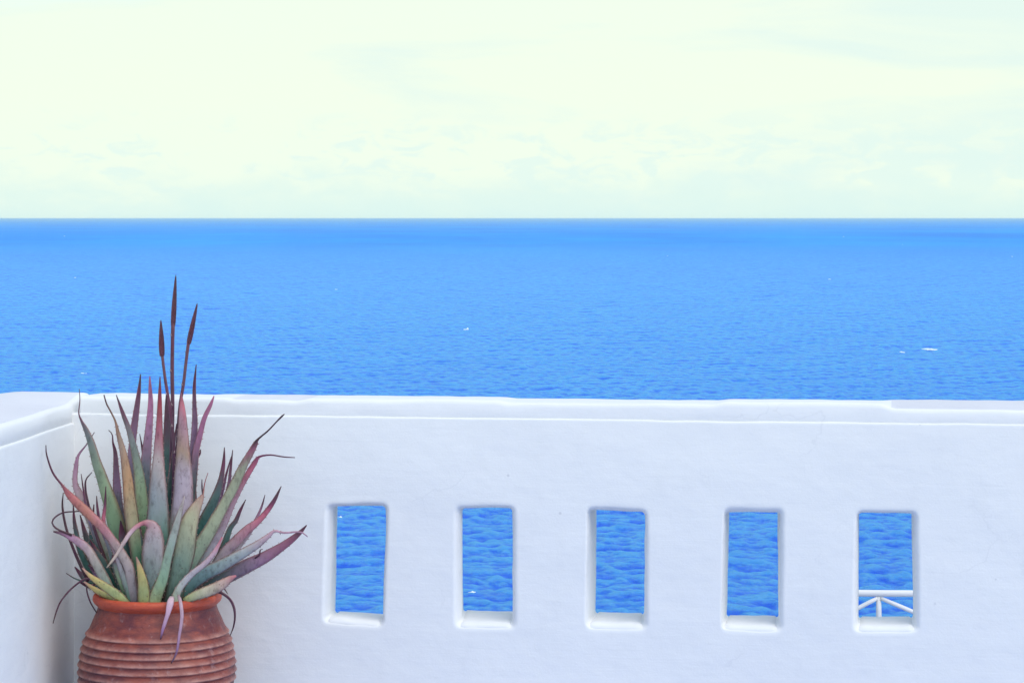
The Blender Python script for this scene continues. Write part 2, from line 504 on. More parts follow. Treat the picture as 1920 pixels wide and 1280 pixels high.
# ------------------------------------------------------------------ terrace floor (just below the frame)
bm = bmesh.new()
fl = [lp(12.7, -.001, 0), lp(-.1, .1, 0), wp(CORNER_U, .1, 0), wp(5.1, .1, 0), Vector((5.6, -3, 0))]
fl = [lp(12.7, .1, 0), wp(CORNER_U - .1, .1, 0), wp(5.1, .1, 0), Vector((5.6, -3, 0))]
tv = [bm.verts.new(p) for p in fl]; bv = [bm.verts.new(p - Vector((0, 0, .25))) for p in fl]
bm.faces.new(tv); bm.faces.new(bv[::-1])
for i in range(4): bm.faces.new((tv[i], tv[(i + 1) % 4], bv[(i + 1) % 4], bv[i]))
o = from_bm('terrace_floor', bm, M_FLOOR, None, False); o['kind'] = 'structure'

# ------------------------------------------------------------------ pot
PY = 9.27
PX = (295 - 960) / F * PY
KS = PY / 9.2
PS = F / PY                    # px per metre at the pot
pot = thing('terracotta_pot', 'ribbed terracotta pot with orange rim standing in the wall corner', 'plant pot', Vector((PX, PY, 0)))

def lathe(prof, n=96, wob=.0, seed=0, closed=False):
    bm = bmesh.new()
    lip_highlight = bm.verts.layers.float_color.new('lip_highlight')
    rows = []
    for (r, zv, *wv) in prof:
        row = []
        for j in range(n):
            a = 2 * math.pi * j / n
            k = 1 + wob * nz((math.cos(a), math.sin(a), zv * 2), 1.3, seed)
            dz = wob * .5 * nz((math.cos(a) * .7, math.sin(a) * .7, zv), 1, seed + 5)
            row.append(bm.verts.new((PX + KS * r * k * math.cos(a), PY + KS * r * k * math.sin(a), EYE - (EYE - zv) * KS + dz * .3)))
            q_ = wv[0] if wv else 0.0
            row[-1][lip_highlight] = (q_, q_, q_, 1)
        rows.append(row)
    for a, b in zip(rows[:-1], rows[1:]):
        for j in range(n):
            bm.faces.new((a[j], a[(j + 1) % n], b[(j + 1) % n], b[j]))
    if closed:
        for j in range(n):
            bm.faces.new((rows[-1][j], rows[-1][(j + 1) % n], rows[0][(j + 1) % n], rows[0][j]))
    return bm, rows
# silhouette radius against height
SIL = [(.0, .200), (.04, .222), (.09, .258), (.14, .276), (.18, .2795), (.215, .2775), (.255, .271), (.29, .262), (.32, .250), (.345, .238), (.37, .228), (.39, .2185), (.405, .213), (.425, .210)]
def sil(zv):
    for (z0, r0), (z1, r1) in zip(SIL[:-1], SIL[1:]):
        if z0 <= zv <= z1:
            t = (zv - z0) / (z1 - z0); return r0 + (r1 - r0) * t
    return SIL[-1][1]
ridges = [.318, .288, .262, .235, .207, .178, .150, .121, .092]
prof = [(.0, .0), (.19, .0), (.2, .003)]
zs = [k * .003 for k in range(3, 141)]
for zv in zs:
    add = 0
    for rz in ridges:
        d = zv - rz
        # thrown ridge: a sharp lip with a soft slope above it and an undercut below
        if 0 <= d < .017: add = max(add, .0065 * (1 - d / .017) ** 1.6)
        if -.006 < d < 0: add = max(add, .0065 * (1 + d / .006))
        if -.011 < d <= -.006: add -= .002
    prof.append((sil(zv) + add, zv, max(0, add / .0065)))  # last value places the painted highlight on each lip
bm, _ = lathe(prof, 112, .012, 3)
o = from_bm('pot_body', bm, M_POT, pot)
lip = [(.196, .405), (.207, .408), (.218, .420), (.2265, .428), (.2305, .436), (.2305, .446), (.227, .4525), (.220, .4555), (.210, .4545), (.203, .450), (.198, .440)]
bm, _ = lathe(lip, 112, .010, 3, True)
o = from_bm('rim', bm, M_RIM, pot)
bm = bmesh.new()
for i in range(12):
    pass
rows = []
for i in range(13):
    r = .202 * i / 12
    rows.append([bm.verts.new((PX + r * math.cos(a), PY + r * math.sin(a), .419 + .02 * nz((r * math.cos(a), r * math.sin(a), 0), 18, 2) - .01 * (i / 12) ** 3))
                 for a in [2 * math.pi * j / 48 for j in range(48)]])
for a, b in zip(rows[:-1], rows[1:]):
    for j in range(48):
        bm.faces.new((a[j], b[j], b[(j + 1) % 48], a[(j + 1) % 48]))
bmesh.ops.remove_doubles(bm, verts=bm.verts, dist=1e-5)
from_bm('soil', bm, M_SOIL, pot)

# ------------------------------------------------------------------ aloe
aloe = thing('aloe_plant', 'spiky grey green aloe with purple leaf tips and three tall flower stalks in the pot', 'plant', Vector((PX, PY, .42)))

GREEN = (.055, .21, .12); DKGREEN = (.012, .06, .045); TEAL = (.022, .11, .09); GREY = (.27, .36, .20); LILAC = (.44, .35, .32)
PURPLE = (.12, .028, .065); DKPUR = (.045, .014, .028); PINK = (.44, .12, .15); RED = (.34, .035, .055); ORANGE = (.42, .17, .12)
YELLOW = (.29, .33, .14); OLIVE = (.28, .32, .13); TAN = (.40, .33, .24); BROWN = (.22, .12, .08); STRAW = (.55, .38, .40)
PAL = {
    'g':  [(0, OLIVE), (.12, GREEN), (.5, GREY), (.78, (.16, .18, .17)), (.9, PURPLE), (1, DKPUR)],
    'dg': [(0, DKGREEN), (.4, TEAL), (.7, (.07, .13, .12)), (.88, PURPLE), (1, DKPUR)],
    'a':  [(0, GREEN), (.3, (.13, .26, .21)), (.46, (.27, .29, .30)), (.62, LILAC), (.75, (.38, .12, .16)), (.86, RED), (1, PURPLE)],
    'b':  [(0, GREEN), (.25, GREY), (.45, (.38, .31, .37)), (.62, (.36, .29, .32)), (.72, (.30, .20, .14)), (.86, (.34, .19, .22)), (.95, PINK), (1, PURPLE)],
    'd':  [(0, DKGREEN), (.35, TEAL), (.6, (.16, .16, .19)), (.8, (.36, .15, .25)), (1, (.32, .09, .17))],
    'e':  [(0, DKGREEN), (.45, (.12, .17, .17)), (.65, (.24, .15, .24)), (.9, PURPLE), (1, DKPUR)],
    'gb': [(0, OLIVE), (.15, GREEN), (.4, (.32, .27, .16)), (.6, (.40, .22, .11)), (.75, (.30, .20, .15)), (.86, BROWN), (1, DKPUR)],
    'k':  [(0, (.24, .22, .24)), (.3, LILAC), (.45, (.42, .17, .20)), (.58, ORANGE), (.7, (.42, .13, .13)), (.8, PURPLE), (1, DKPUR)],
    'm':  [(0, GREEN), (.25, (.24, .30, .24)), (.55, LILAC), (.8, (.36, .18, .27)), (1, DKPUR)],
    'y':  [(0, OLIVE), (.35, YELLOW), (.75, (.50, .38, .13)), (1, (.42, .22, .20))],
    'q':  [(0, DKGREEN), (.25, (.20, .23, .20)), (.45, (.40, .34, .33)), (.58, (.46, .28, .29)), (.64, (.50, .16, .18)), (.72, STRAW), (1, TAN)],
    's':  [(0, DKGREEN), (.3, (.15, .22, .17)), (.65, (.46, .43, .26)), (.82, (.50, .28, .22)), (.92, RED), (1, (.25, .04, .06))],
    'p':  [(0, GREEN), (.3, (.30, .28, .30)), (.55, (.36, .20, .23)), (.75, (.44, .11, .16)), (.86, PURPLE), (1, DKPUR)],
    'aa': [(0, DKGREEN), (.35, (.08, .09, .10)), (.55, (.24, .14, .20)), (.8, (.25, .08, .13)), (1, DKPUR)],
    'bb': [(0, OLIVE), (.4, (.42, .38, .26)), (.8, (.48, .30, .26)), (1, PINK)],
    'st': [(0, DKPUR), (.5, (.09, .03, .06)), (1, DKPUR)],
    'hp': [(0, STRAW), (.5, (.46, .28, .38)), (.8, (.25, .13, .25)), (1, DKPUR)],
    'w':  [(0, GREY), (.4, (.38, .35, .36)), (.8, (.46, .30, .33)), (1, PINK)],
    'u':  [(0, GREEN), (.2, (.20, .28, .20)), (.45, (.38, .40, .25)), (.7, (.30, .30, .20)), (.80, (.28, .10, .14)), (.84, DKPUR), (1, DKPUR)],
    'r':  [(0, (.33, .38, .17)), (.25, (.22, .34, .22)), (.6, (.30, .36, .30)), (1, LILAC)],
    'z':  [(0, TEAL), (.3, (.14, .22, .22)), (.55, (.33, .34, .33)), (.75, (.46, .28, .31)), (1, (.34, .17, .25))],
}
def pal(stops, t):
    for (t0, c0), (t1, c1) in zip(stops[:-1], stops[1:]):
        if t0 <= t <= t1:
            k = (t - t0) / max(1e-6, t1 - t0)
            return tuple(c0[i] + (c1[i] - c0[i]) * k for i in range(3))
    return stops[-1][1]

def catmull(P, n):
    P = [P[0] + (P[0] - P[1])] + P + [P[-1] + (P[-1] - P[-2])]
    out = []
    segs = len(P) - 3
    L = [(P[i + 2] - P[i + 1]).length for i in range(segs)]; tot = sum(L)
    acc = 0
    for k in range(n + 1):
        d = tot * k / n
        i = 0; a = 0
        while i < segs - 1 and a + L[i] < d: a += L[i]; i += 1
        t = (d - a) / max(1e-9, L[i])
        p0, p1, p2, p3 = P[i:i + 4]
        out.append(.5 * ((2 * p1) + (p2 - p0) * t + (2 * p0 - 5 * p1 + 4 * p2 - p3) * t * t + (3 * p1 - p0 - 3 * p2 + p3) * t ** 3))
    return out

leaf_no = [0]
def leaf(pts, d0, d1, face, palette, teeth=True, thick=.30, name='leaf', bend=1.3, label=None):
    """pts: (px, py, width px) from base to tip; d0 -> d1 depth against the pot's axis; face: turn of the convex side from the viewer."""
    leaf_no[0] += 1
    seed = leaf_no[0] * 1.37
    P = []
    n0 = len(pts) - 1
    lens = [0]
    for a, b in zip(pts[:-1], pts[1:]): lens.append(lens[-1] + math.hypot(b[0] - a[0], b[1] - a[1]))
    for (x, y, wd), l in zip(pts, lens):
        t = l / lens[-1]
        Y = PY + d0 + (d1 - d0) * t ** bend
        p = at(x, y, Y)
        P.append(Vector((p.x, p.y, p.z, wd / F * Y)))
    n = max(14, int(lens[-1] / 6.5))
    Q = catmull(P, n)
    pts3 = [Vector(q[:3]) for q in Q]; wid = [max(.0012, q[3]) for q in Q]
    bm = bmesh.new()
    tone = bm.verts.layers.float_color.new('tone')
    fa = math.radians(face)
    Nout = Vector((math.sin(fa), -math.cos(fa), 0))
    stops = PAL[palette]
    K = 8
    rows = []; frames = []
    tw = random.uniform(-.18, .18)
    jit = random.uniform(1.0, 1.28)
    for i, p in enumerate(pts3):
        t = i / n
        tg = (pts3[min(n, i + 1)] - pts3[max(0, i - 1)]).normalized()
        Nn = (Nout - tg * Nout.dot(tg))
        if Nn.length < .15: Nn = Vector((0, -1, .3)) - tg * tg.dot(Vector((0, -1, .3)))
        Nn.normalize()
        B = tg.cross(Nn).normalized()
        a = tw * t * 1.5
        Nn, B = Nn * math.cos(a) + B * math.sin(a), B * math.cos(a) - Nn * math.sin(a)
        hw = wid[i] / 2
        th = max(thick * wid[i], min(.0035, wid[i] * .8)) * (1 - .3 * t)
        frames.append((p, tg, Nn, B, hw))
        row = []
        for k in range(2 * K):
            if k <= K: s = -1 + 2 * k / K; up = th * math.sqrt(max(0, 1 - s * s)) ** 1.0     # convex back
            else:
                s = 1 - 2 * (k - K) / K; up = -th * .10 * math.sqrt(max(0, 1 - s * s)) + th * .42 * (1 - s * s)   # channelled face
                up = th * .30 * (1 - s * s)
            wob = 1 + .05 * nz((i * .21, s, 0), 1, seed)
            v = bm.verts.new(p + B * (hw * s * wob) + Nn * (up - th * .35))
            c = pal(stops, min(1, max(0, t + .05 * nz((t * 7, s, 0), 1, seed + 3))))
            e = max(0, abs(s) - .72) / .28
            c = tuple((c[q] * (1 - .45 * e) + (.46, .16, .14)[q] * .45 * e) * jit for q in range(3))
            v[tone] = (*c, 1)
            row.append(v)
        rows.append(row)
    m = 2 * K
    for a, b in zip(rows[:-1], rows[1:]):
        for k in range(m): bm.faces.new((a[k], a[(k + 1) % m], b[(k + 1) % m], b[k]))
    bm.faces.new(rows[0][::-1]); bm.faces.new(rows[-1])
    if teeth:
        step = .017; acc = random.random() * step
        for i in range(1, int(n * .86)):
            p, tg, Nn, B, hw = frames[i]
            acc += (pts3[i] - pts3[i - 1]).length
            if acc < step or hw < .004: continue
            acc = 0
            for sgn in (-1, 1):
                h = random.uniform(.003, .0055)
                r = .0023
                b0 = p + B * (hw * sgn * .97)
                tip = bm.verts.new(b0 + B * sgn * h + tg * h * .7)
                q = [bm.verts.new(b0 + tg * r), bm.verts.new(b0 + Nn * r * .7 - B * sgn * .001), bm.verts.new(b0 - tg * r), bm.verts.new(b0 - Nn * r * .7 - B * sgn * .001)]
                for v in q + [tip]: v[tone] = (.50, .36, .33, 1)
                tip[tone] = (.36, .12, .10, 1)
                for k in range(4): bm.faces.new((q[k], q[(k + 1) % 4], tip))
    o = from_bm(name, bm, M_LEAF, aloe)
    if label: o['label'] = label
    return o

# tall upright leaves
leaf([(290, 1140, 44), (294, 1050, 49), (296, 980, 44), (296, 914, 33), (297, 856, 21), (298.5, 797, 12.5), (299.5, 745, 7.5), (300, 706, 2)], -.10, -.10, 5, 'a', label='upright lilac leaf with red tip')
leaf([(312, 1138, 34), (326, 1040, 40), (338, 975, 42), (342, 935, 40), (343, 891, 35), (343, 844, 26), (342.5, 797, 18), (341, 760, 10), (339, 736, 2)], -.08, -.05, -8, 'b', label='upright pinkish grey leaf with brown upper half')
leaf([(304, 1138, 26), (312, 960, 30), (316, 867, 24), (316, 820, 20), (314.5, 770, 12), (312.5, 730, 2)], .05, .12, 170, 'dg')
leaf([(300, 1138, 20), (311, 1000, 20), (318, 920, 17), (325, 850, 9), (331, 794, 1.5)], .0, .02, 40, 'dg')
leaf([(282, 1138, 28), (274, 990, 27), (273, 891, 23), (276, 844, 18.5), (280, 799, 14.5), (282.5, 757, 10.5), (281.5, 725, 6), (281, 705, 2)], .02, .06, 160, 'd', label='upright leaf with pink upper half')
leaf([(276, 1138, 26), (258, 985, 23), (247, 870, 15), (249, 825, 13), (252, 797, 13), (258.5, 750, 9.5), (262, 720, 5), (263.5, 701, 2)], .05, .13, 190, 'e')
leaf([(286, 1138, 36), (271, 990, 29), (266, 938, 25), (261, 891, 20), (254, 853, 15), (243, 809, 10.5), (231.5, 778, 8), (218, 740, 1.5)], -.03, -.02, 20, 'g')
leaf([(276, 1138, 30), (250, 985, 27), (243.5, 938, 24), (238.5, 891, 19), (231.5, 849, 13), (222, 814, 8), (216.5, 790, 4), (207, 770, 3.2), (200, 757, 3), (195, 740, 2.4)], -.08, -.09, 15, 'gb', label='green leaf with orange brown streak and curled tip')
leaf([(264, 1138, 44), (232, 1040, 44), (215, 980, 38), (207, 949, 34), (192, 902, 27), (180, 867, 22.5), (170.5, 832, 18), (161, 806, 12), (152.5, 789, 6), (147.5, 774, 2.8), (149.7, 750, 2), (148.5, 729, 1.5)], .0, .02, -18, 'g')
leaf([(252, 1138, 22), (225, 960, 18), (220, 914, 17), (218.5, 886, 13), (216.5, 849, 8.5), (212, 830, 4), (210.5, 814, 2.2), (203.5, 806, 1.5)], .06, .12, 170, 'e')
leaf([(238, 1138, 26), (178, 992, 22), (150, 930, 17), (140.5, 905, 11), (142.5, 874, 9), (147, 853, 5), (163, 832, 2.4), (177, 810, 1.5)], .03, .06, -20, 'm')
leaf([(252, 1140, 20), (243, 1072, 22), (230, 1042, 19), (210, 1012, 17), (190, 987, 18), (171, 968, 18), (147, 945, 18), (128.5, 926, 13), (117, 910, 5), (99, 886, 4), (87.5, 853, 3), (86, 834, 1.6)], -.14, -.15, -15, 'k', label='long orange pink leaf sweeping left')
leaf([(216, 1134, 20), (204, 1103, 20), (195, 1085, 21), (180, 1057, 20), (165, 1031, 18), (145, 1014, 16), (120, 1001, 8), (100, 996, 3)], -.10, -.12, -20, 'm')
leaf([(135, 1003, 5), (112, 994, 4), (100, 985, 3.4), (99, 974, 3), (117, 961, 3), (149, 958, 2)], -.12, -.11, 0, 'st', False, .5, 'dry_leaf')
leaf([(240, 1132, 12), (220, 1116, 19), (195, 1098, 16), (170, 1080, 9), (154, 1064, 2)], -.17, -.18, 5, 'y', label='short yellow green leaf lying over rim')
leaf([(225, 1134, 12), (205, 1120, 13), (180, 1106, 11), (157, 1090, 3)], -.11, -.12, -20, 'y')
leaf([(205, 1112, 6), (180, 1092, 5), (162, 1084, 4), (135, 1102, 3.4), (115, 1125, 3), (106, 1145, 3), (99.5, 1168, 1.5)], -.10, -.12, 0, 'st', False, .6, 'dry_leaf')
leaf([(180, 1095, 4), (163, 1100, 3), (168, 1125, 3), (181, 1148, 2)], -.06, -.05, 0, 'st', False, .6, 'dry_leaf')
leaf([(185, 1096, 4), (145, 1086, 3), (124, 1074, 1.6)], .02, .03, 0, 'dg', False, .6, 'dry_leaf')
leaf([(270, 1142, 24), (270, 1122, 25), (268.5, 1097, 21), (262.5, 1067, 12), (255.5, 1043, 2)], -.18, -.20, 0, 'y')
leaf([(286, 1140, 34), (287, 1080, 42), (287, 1035, 43), (288, 1003, 36), (285, 985, 22), (270, 980, 10), (250, 992, 9), (232, 1017, 8), (217, 1042, 6.5), (200, 1064, 2.5)], -.16, -.24, 4, 'q', label='broad leaf with pink tip folded forward')
leaf([(289, 1142, 26), (292, 1120, 26), (305, 1085, 23), (314, 1045, 19), (325, 1005, 16), (336, 965, 11), (346, 930, 2)], -.18, -.17, 25, 'r')
leaf([(322, 1138, 36), (333, 1085, 40), (345, 1035, 43), (350, 1000, 40), (357, 975, 33), (365, 956, 24), (376, 936, 13), (381, 925, 4), (384, 905, 1.8), (390, 886, 1.3)], -.14, -.14, 10, 's', label='short broad leaf with red tip')
leaf([(380, 927, 3), (378.6, 912, 3), (378.6, 898, 1.4)], -.14, -.14, 0, 'st', False, .6, 'dry_leaf')
leaf([(340, 1138, 28), (362, 1040, 26), (377, 992, 23), (388, 966, 22), (402, 938, 19), (413.5, 903, 12), (419.5, 867, 7), (421, 838, 1.6)], -.02, .02, 30, 'dg')
leaf([(350, 1138, 16), (405, 1000, 11), (428, 914, 7.5), (432.5, 879, 6), (436.5, 843, 1.6)], .04, .07, 30, 'e')
leaf([(345, 1138, 16), (390, 1000, 12), (414, 933, 8), (424, 891, 5.5), (434, 855, 1.6)], .03, .06, 30, 'e')
leaf([(320, 1138, 30), (342, 1080, 33), (365, 1040, 31), (392, 998, 27), (407, 970, 24), (421, 945, 21), (440, 909, 20), (456, 874, 16.5), (470, 849, 13.5), (479, 832, 10), (484, 823, 4.5), (503, 807, 3.2), (519, 790, 3), (528, 781, 4), (533.5, 776, 2)], -.11, -.10, 18, 'u', label='long grey green leaf with thin dry tip')
leaf([(335, 1136, 26), (385, 1050, 23), (415, 992, 16), (424, 972, 14), (437, 942, 12), (451, 914, 11), (465, 888, 11), (479, 865, 9.5), (486, 856, 4.5), (507, 852.5, 3), (531, 856, 2.6), (553, 857.5, 1.6)], -.06, -.07, 25, 'p', label='pink leaf with long dry tip bent right')
leaf([(322, 1142, 18), (335, 1105, 15), (357, 1078, 12), (385, 1055, 10.5), (404, 1032, 9), (417, 1006, 2)], -.19, -.19, 15, 'w')
leaf([(360, 1136, 20), (405, 1060, 18), (420, 1025, 16), (432, 990, 11.5), (442, 977, 10), (451, 956, 7), (461, 936, 1.6)], .05, .09, 30, 'dg')
leaf([(365, 1136, 22), (415, 1045, 22), (440, 1017, 20), (465, 992, 17), (484, 977, 12), (498, 961, 10.5), (514, 938, 8), (527.5, 911, 1.6)], .0, .02, 25, 'p')
leaf([(375, 1136, 16), (440, 1035, 14), (467, 1000, 11), (482, 970, 7), (491, 949, 5), (497, 927, 1.5)], .04, .07, 30, 'm')
leaf([(332, 1140, 22), (352, 1102, 26), (382, 1077, 28), (415, 1060, 25), (450, 1040, 20), (482, 1021, 15), (504, 1004, 9), (515, 995, 5), (533, 998.5, 4), (563, 997, 3.2), (577, 1006, 1.6)], -.12, -.13, 15, 'z', label='long grey leaf reaching right with thin twisted tip')
leaf([(350, 1136, 20), (395, 1096, 23), (425, 1081, 27), (460, 1062, 27), (495, 1045, 22), (532, 1022, 15.5), (560, 1000, 9.5), (575, 984, 2)], -.07, -.09, 12, 'aa', label='purple leaf reaching farthest right')
leaf([(478, 1046, 4), (486, 1040, 3.5), (488, 1031, 2), (493, 1029, 1.2)], -.085, -.09, 0, 'st', False, .6, 'dry_leaf')
leaf([(345, 1126, 12), (365, 1117, 18), (390, 1108, 22), (415, 1096, 19.5), (432, 1084, 11), (443, 1079, 3)], -.18, -.20, 10, 'bb', label='short tan leaf lying over rim at right')
leaf([(385, 1118, 6), (405, 1108, 6), (427, 1119, 5), (437.5, 1135, 5), (440.5, 1155, 4), (437.5, 1175, 3), (431, 1192, 1.4)], -.14, -.12, 0, 'st', False, .5, 'dry_leaf')
leaf([(415, 1098, 3), (421, 1104, 2.6), (427, 1113, 1.3)], -.1, -.1, 0, 'st', False, .5, 'dry_leaf')
leaf([(322, 1118, 10), (319, 1130, 14), (314, 1152, 9), (305, 1180, 6), (301, 1198, 2.5)], -.225, -.272, 0, 'hp', False, .22, 'dry_leaf', .3)
leaf([(334, 1116, 6), (338, 1127, 7), (341, 1155, 7), (336, 1192, 5.5), (331, 1222, 4.5), (321, 1243, 2)], -.22, -.296, 0, 'hp', False, .3, 'dry_leaf', .35)
# small leaves at the left
leaf([(215, 1136, 14), (185, 1030, 10), (165, 965, 8), (158, 930, 5), (152, 888, 1.5)], .02, .03, -20, 'e')
leaf([(200, 1060, 8), (175, 985, 6), (164, 938, 4.5), (160, 914, 4), (161.5, 898, 2.8), (172.5, 885, 1.6)], .0, -.02, 0, 'st', False, .5, 'dry_leaf')
leaf([(250, 1138, 16), (214, 1030, 9), (195, 985, 8), (197, 945, 5.5), (198.5, 911, 1.5)], -.14, -.12, -10, 'p')
leaf([(235, 1136, 14), (205, 1030, 8), (190, 990, 6.5), (183, 955, 5), (181, 929, 1.5)], -.1, -.08, -10, 'e')
leaf([(165, 1090, 7), (140, 1035, 6), (124, 990, 5), (117, 950, 4), (118.5, 923, 1.5)], .0, .0, 0, 'st', False, .5, 'dry_leaf')
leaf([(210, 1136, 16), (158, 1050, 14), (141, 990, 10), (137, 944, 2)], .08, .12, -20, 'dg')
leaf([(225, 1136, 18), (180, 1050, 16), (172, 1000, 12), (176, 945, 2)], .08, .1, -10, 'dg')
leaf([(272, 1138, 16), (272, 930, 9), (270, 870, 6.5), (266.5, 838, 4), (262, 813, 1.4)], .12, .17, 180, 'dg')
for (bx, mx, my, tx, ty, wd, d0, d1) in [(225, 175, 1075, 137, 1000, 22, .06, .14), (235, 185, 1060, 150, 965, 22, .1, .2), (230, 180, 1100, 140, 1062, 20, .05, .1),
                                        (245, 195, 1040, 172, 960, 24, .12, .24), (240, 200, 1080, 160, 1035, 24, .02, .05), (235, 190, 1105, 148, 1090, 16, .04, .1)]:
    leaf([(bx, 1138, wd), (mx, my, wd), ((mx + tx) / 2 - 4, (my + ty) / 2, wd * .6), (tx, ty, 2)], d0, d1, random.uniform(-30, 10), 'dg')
# upper right
leaf([(318, 1138, 22), (345, 960, 20), (361, 850, 14), (365.5, 792, 11), (364.5, 757, 8), (364.5, 722, 6), (368, 683, 1.6)], .06, .09, 190, 'e')
leaf([(325, 1138, 24), (355, 960, 18), (364.5, 879, 15), (368, 844, 14), (374, 820, 12), (383, 785, 9.5), (394.5, 760, 7.5), (401.5, 742, 2)], .04, .05, 170, 'd', label='lilac leaf leaning right behind the brown one')
leaf([(368, 860, 4), (374, 850, 5), (376, 842, 1.6)], .05, .05, 0, 'st', False, .5, 'dry_leaf')
leaf([(350, 1136, 16), (364, 980, 9), (367, 940, 5), (367, 908, 1.5)], .1, .13, 170, 'dg')
# heart of the rosette
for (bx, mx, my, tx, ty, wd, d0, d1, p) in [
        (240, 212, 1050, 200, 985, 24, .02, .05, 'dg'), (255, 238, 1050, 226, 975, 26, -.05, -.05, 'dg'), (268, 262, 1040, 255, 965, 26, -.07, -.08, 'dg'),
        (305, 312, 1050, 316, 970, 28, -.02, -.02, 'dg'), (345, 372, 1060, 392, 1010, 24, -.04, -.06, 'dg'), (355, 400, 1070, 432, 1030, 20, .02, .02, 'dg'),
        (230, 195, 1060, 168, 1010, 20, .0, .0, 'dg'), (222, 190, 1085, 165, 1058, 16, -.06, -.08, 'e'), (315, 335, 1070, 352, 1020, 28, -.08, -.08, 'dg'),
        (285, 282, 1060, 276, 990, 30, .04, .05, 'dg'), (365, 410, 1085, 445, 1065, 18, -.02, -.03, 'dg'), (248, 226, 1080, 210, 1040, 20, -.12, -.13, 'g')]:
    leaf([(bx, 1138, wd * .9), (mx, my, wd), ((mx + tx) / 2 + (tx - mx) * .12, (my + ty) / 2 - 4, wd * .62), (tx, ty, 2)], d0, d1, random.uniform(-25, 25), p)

# flower stalks
def stalk(pts, d, spike, sw):
    P = []
    for (x, y, wd) in pts:
        p = at(x, y, PY + d); P.append(Vector((p.x, p.y, p.z, wd * 1.15 / PS)))
    n = 40
    Q = catmull(P, n)
    bm = bmesh.new(); tone = bm.verts.layers.float_color.new('tone'); K = 10
    rows = []
    for i, q in enumerate(Q):
        r = q[3] / 2
        row = []
        for k in range(K):
            a = 2 * math.pi * k / K
            v = bm.verts.new((q[0] + r * math.cos(a), q[1] + r * math.sin(a), q[2]))
            t = i / n
            c = pal([(0, (.08, .05, .09)), (.5, (.12, .045, .09)), (1, (.17, .05, .075))], t)
            v[tone] = (*c, 1); row.append(v)
        rows.append(row)
    for a, b in zip(rows[:-1], rows[1:]):
        for k in range(K): bm.faces.new((a[k], a[(k + 1) % K], b[(k + 1) % K], b[k]))
    bm.faces.new(rows[0][::-1]); bm.faces.new(rows[-1])
    # papery bracts along the stalk
    for i in range(8, n, 5):
        q = Q[i]; a = i * 2.4 + random.random()
        r = q[3] / 2
        o_ = Vector((math.cos(a), math.sin(a), 0)); s_ = Vector((-math.sin(a), math.cos(a), 0)); p = Vector(q[:3])
        vs = [bm.verts.new(p + o_ * r * .95 + s_ * r * .8), bm.verts.new(p + o_ * r * .95 - s_ * r * .8), bm.verts.new(p + o_ * (r + .0035) + Vector((0, 0, .012)))]
        vb = bm.verts.new(p + o_ * r * .5 - Vector((0, 0, .004)))
        for v in vs + [vb]: v[tone] = (.45, .30, .32, 1)
        bm.faces.new(vs); bm.faces.new((vs[0], vb, vs[1])); bm.faces.new((vs[0], vs[2], vb)); bm.faces.new((vs[1], vb, vs[2]))
    so_ = from_bm('flower_stalk', bm, M_LEAF, aloe)
    # bud spike: overlapping scale buds round a spindle
    (x0, y0), (x1, y1) = spike
    A = at(x0, y0, PY + d); B = at(x1, y1, PY + d); ax = (B - A); L = ax.length; ax.normalize()
    e1 = ax.cross(Vector((0, 1, 0))).normalized(); e2 = ax.cross(e1).normalized()
    bm = bmesh.new(); tone = bm.verts.layers.float_color.new('tone')
    R = sw / PS / 2
    def rad(t): return R * (math.sin(math.pi * min(1, .16 + t * .84) ** .62) ** .8 if t < 1 else 0) * .92 + .0006
    rows = []
    for i in range(25):
        t = i / 24
        row = []
        for k in range(10):
            a = 2 * math.pi * k / 10
            v = bm.verts.new(A + ax * (L * t) + (e1 * math.cos(a) + e2 * math.sin(a)) * rad(t) * .8); v[tone] = (.12, .04, .06, 1); row.append(v)
        rows.append(row)
    for a, b in zip(rows[:-1], rows[1:]):
        for k in range(10): bm.faces.new((a[k], a[(k + 1) % 10], b[(k + 1) % 10], b[k]))
    bm.faces.new(rows[0][::-1]); bm.faces.new(rows[-1])
    nb = int(L / .0042)
    for i in range(nb):
        t = i / nb
        for k in range(5):
            a = 2 * math.pi * (k / 5 + i * .118)
            rr = rad(t)
            if rr < .002: continue
            o_ = e1 * math.cos(a) + e2 * math.sin(a); s_ = ax.cross(o_)
            p = A + ax * (L * t)
            bw = rr * .55; bl = .011
            c = pal([(0, (.20, .07, .10)), (.4, (.22, .075, .10)), (1, (.17, .065, .09))], t); j = random.uniform(.75, 1.3)
            vs = [p + o_ * rr * .7 - s_ * bw * .5, p + o_ * rr * .7 + s_ * bw * .5, p + o_ * rr * 1.12 + s_ * bw * .55 + ax * bl * .5, p + o_ * rr * .98 + ax * bl, p + o_ * rr * 1.12 - s_ * bw * .55 + ax * bl * .5]
            vs = [bm.verts.new(q) for q in vs]
            for v in vs: v[tone] = (c[0] * j, c[1] * j, c[2] * j, 1)
            bm.faces.new(vs)
    sp = from_bm('flower_spike', bm, M_LEAF, aloe, False)
    sp.parent = so_
    return so_
stalk([(316, 1130, 8), (320, 900, 7), (323.5, 780, 6.5), (322.8, 700, 6.3), (323.5, 640, 6), (324.5, 605, 6.5)], .03, ((324.3, 612), (329.8, 514)), 9)
stalk([(318, 1130, 7), (326, 880, 6), (322, 790, 5.5), (311.4, 722, 5), (307, 690, 4.6), (303.8, 662, 5)], -.01, ((303.8, 668), (301.5, 600)), 10)
stalk([(322, 1130, 7), (330, 900, 6), (336, 775, 5.5), (344, 720, 5.2), (348.6, 680, 5), (354, 637, 5.5)], .0, ((353.5, 645), (370, 568)), 9)

